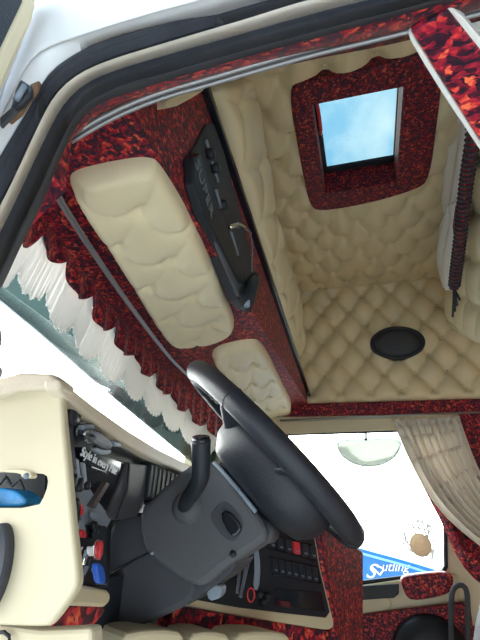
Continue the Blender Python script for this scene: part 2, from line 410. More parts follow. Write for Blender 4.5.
# wedge of cream leather at top of console (corner pad)
prism('corner_pad', chaikin([onY(p, .262) for p in [(167, 112), (167, 96), (206, 86), (203, 92)]], 1), (0, .02, 0), LEA, label='small cream leather wedge pad at top corner of the console', cat='pad', bevel=.005)
# radio
rd = thing('radio_unit', 'long black radio unit set into the red console face', 'radio', onY((225, 230), .28))
yq = .272
def RY(p, y=yq): return onY(p, y)
prism('housing', [RY(p) for p in [(207, 124), (214, 122), (224, 150), (236, 195), (248, 240), (259, 288), (256, 304), (247, 309), (240, 300), (222, 258), (206, 218), (196, 190), (190, 162), (192, 153)]], (0, .03, 0), GRD, rd, bevel=.006)
prism('faceplate', [RY(p, .258) for p in [(193, 158), (200, 152), (208, 178), (224, 218), (240, 262), (246, 285), (240, 284), (218, 240), (203, 212), (194, 184)]], (0, .02, 0), BLK, rd, bevel=.004)
prism('lower_lip', [RY(p, .262) for p in [(205, 214), (210, 212), (242, 282), (246, 297), (240, 296)]], (0, .01, 0), GRY, rd, bevel=.003)
for p, q in [((206, 140), (212, 158)), ((212, 162), (218, 182)), ((216, 190), (221, 208)), ((231, 232), (238, 255))]:
    tube('trim_strip', [RY(p, .268), RY(q, .268)], .0035, GRL, rd)
for p in [(209, 154), (214, 168), (222, 205)]:
    lathe('knob', RY(p, .268), (0, -1, 0), [(.012, -.01), (.012, .008), (.009, .012)], BLK, rd, n=14)
a_ = RY((195, 163), .256)
text('lettering', 'SUPER', a_, (RY((204, 193), .256) - a_), (RY((203, 162), .256) - a_), .040, TXG, rd)
mc = thing('microphone', 'black handheld microphone hanging below the radio on a curly cord', 'microphone', RY((251, 292), .24))
tube('body', [RY(p, .24) for p in [(246, 308), (248, 298), (252, 285), (255, 277)]], lambda s: .013 + .006 * math.sin(PI * s), BLK, mc)
tube('grille', [RY(p, .236) for p in [(247, 306), (250, 292), (253, 281)]], .007, GRL, mc)
cp = resample([RY(p, .262) for p in [(231, 226), (243, 226), (251, 232), (253, 250), (252, 268), (254, 280)]], 90)
tube('cord', [p + V((.004 * math.cos(i * 1.2), 0, .004 * math.sin(i * 1.2))) for i, p in enumerate(cp)], .0015, GRL, mc, n=5)
tube('bracket', [RY(p, .256) for p in [(230, 227), (238, 224), (244, 227)]], .005, CHR, mc)
# valance + fringe
lob = [onK(p, .05).x for p in [(27, 237), (50, 257), (75, 293), (100, 327), (122, 352), (145, 375), (162, 392), (180, 410), (197, 425), (215, 437)]]
lobz = [onK(p, .05).z for p in [(27, 250), (50, 257), (75, 293), (100, 327), (122, 352), (145, 375), (162, 392), (180, 410), (197, 425), (215, 437)]]
while lob[-1] < 2.2: lob.append(lob[-1] + .13); lobz.append(lobz[-1])
lob = [lob[0] - .12] + lob; lobz = [lobz[0]] + lobz
def valz(x, amp=.042):
    for i in range(len(lob) - 1):
        if lob[i] <= x <= lob[i + 1]:
            s = (x - lob[i]) / (lob[i + 1] - lob[i]); z = lobz[i] * (1 - s) + lobz[i + 1] * s
            return z + amp * (1 - abs(math.cos(PI * s)) ** .6)
    return lobz[-1]
XA, XB = .285, 2.28
NV = 500
va = thing('windshield_valance', 'scalloped red velvet valance with long white fringe along the windshield top', 'valance', (1.3, .6, .25))
curve_grid('fabric', lambda u, v: (lambda x: V((x, KY(x) + .05 + .006 * math.sin(x * 90) * v, (cz(KY(x) + .05)) * (1 - v) + valz(x) * v)))(XA + (XB - XA) * u), NV, 10, VEL, va, thick=.004)
def frf(u, v):
    x = XA + (XB - XA) * u; i = int(u * 1399)
    dz = .082 + .002 * math.sin(i * 2.1) + .003 * math.sin(i * .37)
    return V((x + (.0008 if i % 2 else -.0008) * v, KY(x) + .056 + (.0015 if i % 2 else -.0015) * (v > .05) + .025 * v, valz(x) + .012 - dz * v))
curve_grid('fringe', frf, 1400, 4, WHT, va, thick=.002)
# curtain rails
rp = [V((x, KY(x), cz(KY(x)) - .012)) for x in [.29 + i * .05 for i in range(40)]]
r1 = thing('curtain_rail', 'grey metal curtain rail running along the windshield header', 'curtain rail', rp[0], 'curtain rails')
tube('tube', rp, .0042, RAIL, r1); tube('tube', [p + V((0, -.008, -.002)) for p in rp], .002, RAIL, r1)
# right (passenger) wall : tufted upper, red band, window frame
spx = [(308, 282), (298, 300), (303, 350), (299, 385), (292, 400)]
swp = [V((XR, .325, .50)), V((XR, -.75, .50)), V((XR, -.75, CEIL)), V((XR, .325, CEIL))]
tuft('wall_right', swp, (XR, 0, 0), (0, 1, 0), (0, 0, 1), (-1, 0, 0), (.075, .09), (-.075, .09), (-.037, .553), (.0001, -1), LEAP,
     H=.045, T=.014, edge=.03, sag=.06, kf=.4, back=.012, step=.012, btn=.007, **st)
box('wall_right', (XR + .012, -1.75, .42), (XR + .04, .85, 1.22), PAINT, **st)
box('trim_1', (XR - .02, -.95, .435), (XR + .012, .52, .50), VEL, bevel=.01, **st)
# door with window hole
win = [onX(p, XR) for p in [(288, 434), (443, 429), (446, 571), (400, 578), (250, 596), (180, 590), (190, 540)]]
dr = thing('door_1', None, None, (XR, 0, -1.0)); tag(dr, kind='structure')
fr = prism('window_frame', [(XR, .95, .435), (XR, -.50, .435), (XR, -.50, -.42), (XR, .95, -.42)], (.05, 0, 0), PLC, dr)
cut(fr, prism('cutter', [p - V((.1, 0, 0)) for p in chaikin(win, 0)], (.3, 0, 0), PLC))
box('door_panel', (XR - .03, -.50, -1.10), (XR + .05, .95, -.42), VEL, dr, bevel=.01)
# rubber run round the glass
loop = win + [win[0]]
vs, fs = merge([tube_geo(resample(loop, 120), .009, 8)]); ob('window_seal', vs, fs, BLK, dr, smooth=True)
prism('pane', [p + V((.025, 0, 0)) for p in win], (.004, 0, 0), GW, dr)
prism('sill_channel', [onX(p, XR - .03) for p in [(340, 588), (364, 586), (399, 584), (399, 594), (394, 598), (340, 602)]], (.02, 0, 0), BLK, dr, bevel=.004)
prism('sill_top', [onX(p, XR - .02) for p in [(330, 590), (399, 580), (457, 574), (460, 605), (400, 612), (330, 623)]], (.04, 0, 0), PLC, dr, bevel=.008)
prism('handle_recess', [onX(p, XR - .028) for p in chaikin([(340, 598), (391, 595), (392, 612), (340, 618)], 2)], (.02, 0, 0), PLC, dr, bevel=.006)
prism('door_lining', [onX(p, XR - .05) for p in [(310, 622), (400, 610), (470, 602), (480, 680), (310, 690)]], (.03, 0, 0), VEL, dr, bevel=.005)
# rear pillar on passenger side + back panel
box('wall_right', (XR - .002, -1.75, -1.10), (XR + .04, -.50, .44), VEL, **st)
box('wall_right', (XR - .014, -1.7, -.30), (XR - .002, -.43, .435), VEL, **st)
prism('door_pad', chaikin([onX(p, 2.20) for p in [(399, 577), (420, 574), (453, 571), (454, 588), (446, 596), (410, 602), (404, 592)]], 2), (.07, 0, 0), VEL,
      label='red velvet pad folded over the passenger door sill', cat='armrest pad', bevel=.012)
q = onX((433, 654), 2.20)
ds = thing('door_speaker', 'black domed speaker low on the passenger door', 'speaker', q + V((0, 0, -.15)))
lathe('dome', q + V((.06, 0, -.03)), (-1, 0, 0), [(.155, -.01), (.155, .02), (.14, .05), (.10, .07), (.05, .078)], BLK, ds, n=40)
for k in range(6): tube('grille_ring', [q + V((.06 - .072 + .0012 * k * k, (.03 + .018 * k) * math.cos(a), -.03 + (.03 + .018 * k) * math.sin(a))) for a in [2 * PI * i / 32 for i in range(32)]], .003, GRD, ds, closed=True, n=6)
gh = [onX(p, 2.15) for p in [(451, 660), (451, 600), (453, 588), (460, 584), (467, 588), (468, 610), (468, 660)]]
tube('grab_handle', resample(chaikin(gh, 3, False), 50), .010, GRD, label='black looped grab handle beside the passenger door pillar', cat='handle')
# passenger A pillar interior / gap filler beyond wheel
prism('trim_2', [(XR - .01, .37, .44), (XR - .01, .50, .44), (XR - .01, .95, -.30), (XR - .01, .80, -.30)], (.05, 0, 0), PLC, **st)
prism('trim_3', [onX((268, 422), XR - .012), onX((405, 417), XR - .012), onX((405, 430), XR - .012), onX((288, 434), XR - .012), onX((272, 448), XR - .012)], (.02, 0, 0), PLC, bevel=.004, **st)
rl = [onX(p, XR - .035) for p in [(280, 420.5), (340, 418), (400, 415.5), (485, 412)]]
tube('curtain_rail', rl, .005, RAIL, label='thin pale curtain rail above the passenger window', cat='curtain rail', group='curtain rails')
# oval speaker on the tufted side wall
sp = thing('oval_speaker', 'oval black speaker mounted on the tufted side wall', 'speaker', V((2.23, -.19, .70)))
lathe('surround', (2.245, -.19, .787), (-1, 0, 0), [(1, -.02), (1, .012), (.94, .022), (.86, .020), (.84, .012)], BLK, sp, n=48, sc=(.133, .088), xdir=(0, 1, 0))
lathe('grille', (2.245, -.19, .787), (-1, 0, 0), [(.86, -.01), (.86, .012), (.5, .020), (.1, .022)], GRD, sp, n=48, sc=(.133, .088), xdir=(0, 1, 0))
# left (driver) wall above door, door ledge with red lining
box('wall_left', (.26, -1.75, .50), (.31, .85, 1.22), PAINT, **st)
box('wall_left', (.26, -1.75, -1.10), (.31, -.85, .50), VEL, **st)
OUT = [(-60, 260), (-20, 192), (0, 160), (20, 128), (37, 100), (50, 74), (77, 55), (110, 40), (160, 27), (210, 14), (257, 0), (300, -11), (420, -40), (620, -92)]
BIN = [(-60, 300), (-20, 235), (0, 202), (20, 160), (37, 123), (53, 92), (77, 71), (110, 57), (160, 42), (210, 27), (257, 13), (300, -1), (420, -32), (620, -82)]
CIN = [(-60, 340), (-20, 270), (0, 234), (35, 160), (53, 123), (67, 99), (87, 82), (113, 71), (160, 57), (210, 43), (257, 30), (320, 12), (420, -12), (620, -62)]
DIN = [(-60, 400), (-20, 322), (0, 288), (20, 243), (43, 200), (57, 162), (72, 130), (87, 110), (108, 97), (160, 81), (210, 66), (257, 52), (320, 35), (420, 8), (620, -45)]
CI2 = [(-60, 385), (-20, 305), (0, 268), (20, 225), (43, 178), (52, 155), (65, 128), (80, 105), (98, 93), (130, 80), (160, 73), (210, 58), (257, 45), (320, 28), (420, 2), (620, -50)]
def L3(px, x): return resample([onX(p, x) for p in chaikin(px, 2, False)], 90)
bump2 = lambda s: math.sqrt(max(0, math.sin(PI * s))) * (1 - .35 * math.exp(-((s - .62) / .07) ** 2))
ds1 = thing('door_seal', 'thick black rubber outer seal along the white door opening', 'door seal', (.22, 0, .3), 'rubber door seals')
ribbon('outer_lip', L3(OUT, .215), L3(BIN, .225), (-1, 0, 0), .006, bump2, RUB, ds1, m=14)
ribbon('trim_4', L3(BIN, .225), L3(CIN, .255), (-1, 0, 0), .003, lambda s: math.sin(PI * s), CRP, **st)
ds2 = thing('door_seal', 'black rubber inner seal between the ivory frame and the red lining', 'door seal', (.26, 0, .3), 'rubber door seals')
ribbon('bulb', L3(CIN, .252), L3(CI2, .268), (-1, 0, 0), .005, lambda s: math.sqrt(max(0, math.sin(PI * s))), RUB, ds2, m=10)
ribbon('flap', L3(CI2, .268), L3(DIN, .285), (-1, 0, 0), .002, lambda s: math.sin(PI * s), LIN, ds2, m=4)
# white body side outside the opening
FAR = [(-60, 20), (-60, -20), (-60, -60), (-60, -120), (-40, -160), (0, -180), (60, -200), (110, -220), (160, -230), (240, -240), (300, -260), (420, -290), (620, -340)]
FARm = [(-60, 215), (-20, 150), (8, 100), (22, 68), (38, 48), (77, 35), (110, 24), (160, 9), (210, -4), (257, -18), (300, -29), (420, -58), (620, -110)]
ribbon('wall_left', L3(FARm, .200), L3(OUT, .215), (-1, 0, 0), .003, lambda s: math.sin(PI * s), PAINT, **st)
ribbon('wall_left', L3(FAR, .20), L3(FARm, .198), (-1, 0, 0), .006, lambda s: math.sin(PI * s) ** .7, PAINT, **st)
# red ledge above driver's door
RIN = [(72, 133), (113, 112), (160, 99), (210, 83), (260, 70), (320, 56), (360, 49), (403, 40), (440, 30), (620, -20)]
DI3 = [(60, 150), (72, 130), (87, 110), (108, 97), (160, 81), (210, 66), (257, 52), (320, 35), (420, 8), (620, -45)]
ribbon('trim_5', L3(DI3, .285), L3(RIN, .33), (-1, 0, 0), .004, lambda s: math.sin(PI * s), VEL, **st)
vs = [(.30, .29, .49), (.335, .29, .49), (.36, .29, .56), (.36, -1.7, .56), (.335, -1.7, .49), (.30, -1.7, .49)]
ob('trim_6', vs, [[0, 1, 4, 5], [1, 2, 3, 4]], VEL, **st)
rl = [onX(p, .31) for p in [(70, 136), (113, 111), (160, 92), (210, 78), (260, 63), (320, 46), (380, 32), (433, 18), (520, -4)]]
r2 = thing('curtain_rail', 'grey curved curtain rail over the driver door opening', 'curtain rail', rl[0], 'curtain rails')
rs = resample(chaikin(rl, 2, False), 60)
tube('tube', rs, .0035, RAIL, r2); tube('tube', [p + V((.004, 0, -.0045)) for p in rs], .0025, RAIL, r2)
# A pillar inner block
prism('trim_7', [(.29, .40, .44), (.29, .30, .44), (.29, .285, .30), (.29, .55, .0), (.29, .62, .0)], (.02, 0, 0), VEL, **st)
# windshield glass, tinted band/visor, outer lower body
def gy(x): return .98 - .16 * (x - 1.3) ** 2
w1 = thing('window_1', None, None, (1.3, .9, .0)); tag(w1, kind='structure')
curve_grid('pane', lambda u, v: (lambda x: V((x, gy(x) - .10 * v, -.10 + .58 * v)))(.30 + 2.0 * u), 40, 6, GW, w1, thick=.004)
# tinted sun visor outside
va_ = []
lowpx = [(-20, 284), (0, 300), (40, 333), (80, 368), (120, 402), (160, 435), (190, 460), (215, 480)]
def onG(p, off=.06):
    r = ray(p); best = None; x = .2
    while x < 2.4:
        f = (gy(x) - .09 + off) - r.y / r.x * x
        if best is None or abs(f) < best[0]: best = (abs(f), x)
        x += .002
    return r * (best[1] / r.x)
low = resample([onG(p) for p in lowpx], 60)
vz = thing('sun_visor', 'smoky tinted strip sun visor outside along the windshield top', 'sun visor', low[30])
curve_grid('shade', lambda u, v: (lambda q: V((q.x, q.y - .06 * v, q.z + (.62 - q.z) * v)))(low[int(u * 59)]), 60, 5, GV, vz, thick=.005)
tube('edge', low, .006, GP, vz, n=6)
box('wall_front', (.30, .86, -1.10), (2.34, .92, -.05), LIN, **st)
# ================================================================ DASHBOARD
db = thing('dashboard', 'cream and black truck dashboard wrapping round behind the steering wheel', 'dashboard', (.9, .5, -.3))
# end panel
ep = [onX(p, .42) for p in chaikin([(-70, 400), (-30, 388), (20, 374), (52, 376), (61, 385), (63, 420), (68, 470), (73, 530), (79, 580), (75, 592), (52, 624), (44, 628), (-70, 622)], 2)]
e = prism('end_panel', ep, (.012, 0, 0), PLD, db, bevel=.004, segs=3)
pk = [onX(p, .40) for p in chaikin([(-40, 470), (28, 471), (36, 476), (33, 492), (24, 508), (-40, 508)], 1)]
cut(e, prism('cutter', pk, (.05, 0, 0), PLC))
e.modifiers.clear()
prism('pocket_back', [onX(p, .488) for p in [(-60, 455), (45, 455), (45, 520), (-60, 520)]], (.004, 0, 0), BLK, db)
top = [(-70, 397), (-30, 385), (20, 372), (50, 373), (62, 382), (64, 391), (58, 391), (44, 389), (20, 390), (-30, 404), (-70, 414)]
prism('pad_top', [onX(p, .410) for p in top], (.024, 0, 0), PLR, db, bevel=.008, segs=3)
lathe('end_speaker', onX((-4, 567), .418), (-1, 0, 0), [(1, -.01), (1, .006), (.93, .010), (.85, .004)], GRD, db, n=48, sc=(.0165 + .001, .040), xdir=(0, 1, 0))
prism('catch', [onX(p, .415) for p in chaikin([(3, 469), (30, 470), (32, 478), (22, 478), (20, 473), (3, 472)], 1)], (.01, 0, 0), PLC, db, bevel=.002)
tube('catch_screw', [onX((26, 476), .413), onX((26, 476), .42)], .0032, GRL, db)
# blue bag in pocket
bg = []
b0 = onX((6, 494), .455)
prism('blue_bag', chaikin([onX(p, .435) for p in [(-30, 486), (8, 488), (18, 492), (27, 500), (24, 506), (10, 507), (-30, 507)]], 2), (.03, 0, 0), BLUB,
      label='bright blue bag stuffed in the dashboard end pocket', cat='bag', bevel=.006)
tube('cable', resample([onX(p, .44) for p in [(0, 485), (6, 476), (12, 486), (20, 480), (24, 490)]], 20), .0015, BLK, label='thin black cable above the blue bag in the pocket', cat='cable')
# dash face plane
DP0, DN = V((.47, .365, 0)), V((-.15, 1, 0)).normalized()
def onD(p, off=0.): return onP(p, DP0 - DN * off, DN)
def dpoly(name, px, mat, off=0., th=.02, bev=.002, par=db, sm=0, **k):
    P = [onD(p, off) for p in px]; 
    if sm: P = chaikin(P, sm)
    return prism(name, P, DN * th, mat, par, bevel=bev, **k)
dpoly('cluster_panel', [(60, 384), (76, 398), (108, 425), (150, 452), (186, 472), (186, 508), (146, 502), (136, 517), (112, 521), (109, 587), (74, 590)], BLK, 0, .03)
dpoly('hood_rim', [(60, 379), (67, 384), (96, 407), (128, 430), (158, 449), (196, 468), (230, 482), (230, 492), (194, 478), (150, 458), (122, 441), (90, 418), (66, 397), (60, 390)], PLR, .035, .02, .004)
dpoly('cluster_body', [(72, 396), (98, 418), (130, 441), (158, 458), (186, 474), (186, 508), (146, 502), (136, 517), (112, 521), (108, 580), (78, 580)], BLK, 0, .40, 0)
box('inner_body', (.95, .50, -.13), (2.28, .85, .03), BLK, db)
dpoly('cluster_side', [(64, 397), (71, 400), (74, 440), (78, 470), (68, 470)], GRD, .02)
dpoly('switch_panel', [(67, 468), (83, 476), (96, 497), (112, 519), (106, 530), (108, 585), (80, 585), (72, 530)], GRL, .012, .02)
dpoly('lower_bay', [(73, 528), (85, 525), (107, 526), (108, 584), (80, 586)], BLK, .016, .02)
dpoly('screen', [(83, 447), (124, 462), (128, 470), (108, 513), (96, 500), (84, 476)], GLS, .012, .02)
dpoly('side_plate', [(128, 462), (152, 466), (148, 492), (138, 515), (124, 520), (112, 519), (108, 513)], GRD, .016, .02)
tube('plate_seam', [onD(p, .018) for p in [(129, 463), (127, 490), (117, 519)]], .0018, BLK, db, n=6)
dpoly('trim_bar', [(92, 506), (96, 508), (110, 484), (107, 482)], plain('brown_trim', (.10, .08, .08), .5), .02, .02, .001)
tt = onD((80, 455), .0185)
text('lettering', 'Style in every Mile', tt, onD((118, 476), .0185) - tt, onD((84, 446), .0185) - tt, .0172, TXT, db, shear=.35)
tube('underline', [onD(p, .0185) for p in [(92, 467), (106, 472)]], .0009, TXT, db, n=5)
# vent by the column
dpoly('vent_frame', [(150, 462), (182, 474), (182, 510), (146, 498)], MATB, .02, .02)
for k in range(7):
    dpoly('vent_slat', [(152 + 4 * k, 465 + 1.6 * k), (154 + 4 * k, 466 + 1.6 * k), (150 + 4 * k, 497 + 1.6 * k), (148 + 4 * k, 496 + 1.6 * k)], MATG, .022, .004, 0)
# instrument knobs, toggles
for p, r in [((72, 415), .013), ((81, 432), .010)]:
    lathe('knob', onD(p, .02), -DN, [(r, -.002), (r, .004), (r * .8, .007)], BLK, db, n=20)
dpoly('side_vent', chaikin([(66, 410), (74, 408), (76, 428), (68, 432)], 1), GRD, .020, .01)
for k in range(3):
    x, y = 69 + 6.5 * k, 454 + 4 * k
    dpoly('toggle', [(x, y), (x + 4, y + 1), (x + 6, y + 20), (x + 2, y + 19)], GRL, .020, .004, .002)
    lathe('toggle_foot', onD((x + 5, y + 24), .02), -DN, [(.005, -.002), (.005, .003), (.003, .004)], BLK, db, n=12)
lathe('dial', onD((73, 515), .016), -DN, [(.02, -.002), (.02, .003), (.017, .005)], BLK, db, n=28, sc=(.55, 1))
dpoly('red_switch', chaikin([(77, 502), (83, 503), (85, 515), (79, 516)], 1), RED, .020, .004, .0015, label='red rocker switch')
dpoly('grey_switch', chaikin([(91, 511), (98, 513), (99, 521), (92, 519)], 1), GRL, .02, .004, .0015)
dpoly('grey_cap', chaikin([(78, 518), (83, 519), (88, 533), (80, 531)], 1), GRL, .020, .004, .0015)
dpoly('red_button', chaikin([(81, 529), (86, 530), (88, 538), (82, 538)], 1), RED, .022, .004, .0015, label='small red push button')
for p in [(93, 526), (97, 530), (93, 534)]: lathe('small_knob', onD(p, .02), -DN, [(.006, -.002), (.006, .004), (.004, .005)], BLK, db, n=14)
for p in [(71, 483), (78, 487)]: lathe('small_knob', onD(p, .02), -DN, [(.006, -.002), (.006, .005), (.004, .006)], BLK, db, n=14)
# bottom lip and red trim
dpoly('bottom_lip', [(76, 583), (90, 586), (108, 590), (111, 594), (110, 602), (105, 607), (74, 606), (66, 600)], PLC, .03, .06, .004)
dpoly('red_trim', chaikin([(72, 604), (107, 606), (104, 614), (92, 628), (48, 629), (60, 616)], 1), VELS, .025, .05, .006)
prism('lower_panel', [onX(p, .44) for p in [(-60, 624), (0, 625), (42, 630), (92, 628), (95, 700), (-60, 700)]], (.02, 0, 0), PLD, db, bevel=.004)
tube('badge_ring', [onX(p, .435) for p in [(-6, 633), (4, 632), (9, 636), (11, 645), (-6, 645)]], .0018, BLK, db)
box('passenger_top', (1.5, .48, -.12), (2.28, .98, -.02), PLC, db, bevel=.02)
box('under_dash', (.50, .44, -.60), (2.28, .85, -.12), BLK, db)
# grey mirror-like device and camera on dash
dv = thing('dash_camera', 'small grey dash camera clipped under the dashboard hood', 'camera', onD((100, 430), .05))
dpoly('bracket', [(83, 425), (94, 424), (95, 429), (84, 430)], GRL, .030, .008, .002, dv)
dpoly('case', chaikin([(86, 430), (96, 428), (112, 441), (113, 448), (108, 451), (96, 446), (86, 437)], 1), GP, .034, .010, .002, dv)
dpoly('body', chaikin([(88, 431), (96, 430), (109, 442), (108, 448), (98, 444)], 1), GRY, .028, .004, .002, dv)
dpoly('foot', chaikin([(96, 447), (104, 450), (112, 449), (111, 454), (102, 455), (95, 451)], 1), GRL, .036, .006, .002, dv)
dpoly('clip', [(115, 441), (121, 443), (121, 447), (115, 446)], GRL, .030, .008, .001, dv)
# keys
ks = thing('key_ring', 'bunch of grey keys with a white tag hanging in the dash bay', 'keys', onD((86, 565), .04))
for i in range(12):
    x = 76 + (i % 4) * 5.5; y = 548 + (i // 4) * 10 + random.uniform(-2, 2); a = random.choice((-1, 1)) * random.uniform(2, 5)
    dpoly('key', [(x, y), (x + 2.4, y), (x + 2.4 + a, y + 9), (x + a, y + 9)], random.choice((CHR, GRL, GRD)), .03 + .003 * (i % 3), .003, .0005, ks)
dpoly('white_tag', chaikin([(89, 546), (94, 547), (95, 556), (90, 556)], 1), TXT, .042, .004, .001, ks, label='white plastic tag')
lathe('key_fob', onD((98, 550), .04), -DN, [(.0068, -.004), (.0068, .004), (.004, .006)], RED, label='oval red key fob in a silver ring by the bay edge', cat='key fob', n=24, sc=(.7, 1.6))
tube('fob_ring', [onD((98 + 4.6 * math.cos(a), 550 + 9.5 * math.sin(a)), .042) for a in [2 * PI * i / 24 for i in range(24)]], .0012, CHR, closed=True, n=6, label='silver ring around the red fob', cat='ring')
prism('key_fob', chaikin([onD(p, .045) for p in [(97, 563), (103, 564), (106, 574), (106, 584), (100, 584), (98, 574)]], 1), DN * .008, BLU, label='bright blue plastic key fob at the bottom of the bay', cat='key fob', bevel=.002)
# ---- centre switch panel
QP0, QN = V((1.0, .36, 0)), V((.525, 1, 0)).normalized()
def onQ(p, off=0.): return onP(p, QP0 - QN * off, QN)
def qpoly(name, px, mat, off=0., th=.02, bev=.002, par=db, sm=0, **k):
    P = [onQ(p, off) for p in px]
    if sm: P = chaikin(P, sm)
    return prism(name, P, QN * th, mat, par, bevel=bev, **k)
cf = qpoly('centre_frame', chaikin([(180, 500), (300, 520), (312, 528), (318, 534), (325, 570), (336, 622), (332, 630), (322, 630), (260, 620), (196, 608), (178, 602)], 1), PLC, .01, .06, .005)
qpoly('centre_panel', [(185, 505), (305, 522), (313, 530), (320, 570), (330, 612), (326, 618), (290, 614), (240, 608), (196, 600)], BLK, .016, .03)
qpoly('switch_row_bed', [(266, 532), (312, 544), (316, 562), (268, 549)], GLS, .018, .01)
qpoly('switch_row_bed', [(270, 556), (318, 566), (322, 584), (273, 576)], GLS, .018, .01)
qpoly('storage_slot', [(275, 588), (322, 592), (326, 612), (279, 605)], GLS, .018, .01)
qpoly('slot_label', [(280, 601), (290, 602), (291, 608), (281, 606)], plain('dark_red', (.12, .02, .03), .5), .03, .01, 0)
for k in range(6):
    x = 270 + 8.2 * k; y = 535 + 2.1 * k
    rs_ = qpoly('rocker_switch', [(x, y), (x + 5.5, y + 1.3), (x + 6.5, y + 13.5), (x + 1, y + 12.2)], RED if k == 3 else BLK, .026, .012, .0015, **(dict(label='red rocker switch') if k == 3 else {}))
    qpoly('switch_mark', [(x + 2, y + 9), (x + 5, y + 9.8), (x + 5.2, y + 11.3), (x + 2.2, y + 10.5)], GRL, .027, .002, 0, rs_)
for k in range(7):
    x = 273 + 6.7 * k; y = 558 + 1.5 * k
    rs_ = qpoly('rocker_switch', [(x, y), (x + 4.5, y + 1), (x + 5.7, y + 15), (x + 1.2, y + 14)], BLK, .026, .012, .0015)
    qpoly('switch_mark', [(x + 2, y + 11), (x + 4.6, y + 11.6), (x + 4.8, y + 13), (x + 2.2, y + 12.4)], GRL, .027, .002, 0, rs_)
lathe('round_socket', onQ((303, 536), .03), -QN, [(.014, -.01), (.014, .004), (.010, .004)], BLK, db, n=20)
for p in [(262, 602), (266, 596), (258, 594)]: lathe('small_knob', onQ(p, .02), -QN, [(.008, -.01), (.008, .008), (.005, .012)], BLK, db, n=12)
qpoly('red_band', chaikin([(175, 606), (210, 612), (300, 626), (340, 634), (345, 646), (170, 640)], 0), VELS, .012, .05, .004)
prism('side_cover', [onP(p, (1.45, .11, 0), (.35, 1, 0)) for p in [(318, 520), (345, 535), (364, 551), (364, 700), (338, 700), (335, 622), (325, 570)]], V((.35, 1, 0)) * .08, VEL, db, bevel=.01)
for x0, x1 in [(122, 186), (190, 232), (236, 292)]:
    pp = [onQ(p, .10) for p in chaikin([(x0, 640), (x0 + 8, 631), (x1 - 8, 629 + (x1 > 200) * 3), (x1, 640), (x1 - 2, 680), (x0, 680)], 1)]
    prism('lower_shelf', pp, QN * .08, PLC, db, bevel=.006)
# hanging ignition keys beside the column
hk = thing('hanging_keys', 'silver keys with clear strip hanging beside the steering column', 'keys', onQ((245, 570), .06))
qpoly('strip', chaikin([(254, 545), (258, 546), (261, 566), (259, 590), (254, 590), (256, 566)], 1), GRL, .06, .004, .001, hk)
qpoly('key', [(246, 560), (250, 562), (242, 598), (239, 597)], CHR, .055, .003, .0005, hk)
qpoly('key', [(238, 570), (241, 571), (239, 594), (236, 593)], CHR, .058, .003, .0005, hk)
tube('ring', [onQ((251 + 3.5 * math.cos(a), 595 + 7 * math.sin(a)), .055) for a in [2 * PI * i / 20 for i in range(20)]], .0016, RED, hk, closed=True, n=6)
# ================================================================ STEERING COLUMN
sc = thing('steering_column', 'charcoal steering column housing with stalk below the wheel', 'steering column', (.9, .3, -.3))
XS = .81
def sp_(name, px, x, dx, mat, bev=.006, sm=1, **k):
    return prism(name, [onX(p, x) for p in (chaikin(px, sm) if sm else px)], (dx, 0, 0), mat, sc, bevel=bev, segs=3, **k)
sp_('lower_cover', [(104, 528), (140, 508), (170, 540), (200, 585), (190, 604), (165, 616), (140, 625), (96, 660), (96, 600)], XS + .012, .17, GRD, .01)
sp_('shroud', [(139, 509), (152, 497), (184, 467), (205, 459), (219, 466), (240, 492), (258, 514), (268, 532), (264, 543), (240, 558), (226, 568), (208, 583), (196, 590), (148, 557), (139, 540)], XS, .11, GRY, .02)
sp_('shroud_underside', [(150, 552), (196, 588), (226, 566), (240, 560), (226, 578), (204, 592), (188, 606), (160, 575)], XS + .02, .13, GRD, .006)
tube('seam', [onX(p, XS + .010) for p in [(104, 578), (125, 566), (150, 553)]], .0018, BLK, sc, n=6)
tube('screw', [onX((152, 553), XS - .001), onX((152, 553), XS + .01)], .0035, GRL, sc)
tube('screw', [onX((233, 554), XS - .002), onX((233, 554), XS + .01)], .006, BLK, sc)
tube('collar', [onX(p, XS - .002) for p in [(214, 462), (236, 487), (256, 512)]], .004, GRL, sc)
lathe('end_bump', onX((266, 531), XS + .05), (-1, .2, 0), [(.021, -.015), (.021, .02), (.016, .032), (.008, .036)], GRY, sc, n=24)
# switch recess + button
bz = [onX(p, XS - .001) for p in chaikin([(209, 514), (222, 500), (230, 503), (246, 522), (238, 540), (228, 543), (212, 524)], 2)]
prism('switch_bezel', bz, (.01, 0, 0), GRD, sc, bevel=.002)
prism('switch_button', [onX(p, XS - .008) for p in chaikin([(219, 515), (226, 508), (243, 527), (236, 537), (229, 536)], 1)], (.02, 0, 0), GLS, sc, bevel=.004)
# stalk
lathe('stalk_boot', onX((188, 506), XS + .004), (-1, 0, .1), [(.031, -.01), (.031, .002), (.024, .010), (.015, .016)], GRY, sc, n=30)
stp = [onX((184, 508), XS + .0), onX((186, 502), XS - .02), onX((192, 493), XS - .05), onX((201, 479), XS - .075), onX((201, 462), XS - .09), onX((201, 440), XS - .105)]
sk = tube('stalk', resample(chaikin(stp, 2, False), 40), lambda s: .0125 + .004 * s, BLK, sc, n=20)
tube('stalk_cap', [onX((201, 443), XS - .104), onX((201, 437), XS - .108)], .0145, GLS, sk, n=20)
# ignition transparent piece
prism('ignition_cap', [onX(p, XS + .05) for p in chaikin([(206, 590), (214, 584), (222, 586), (221, 598), (208, 602)], 1)], (.03, 0, 0), GRL, sc, bevel=.003)
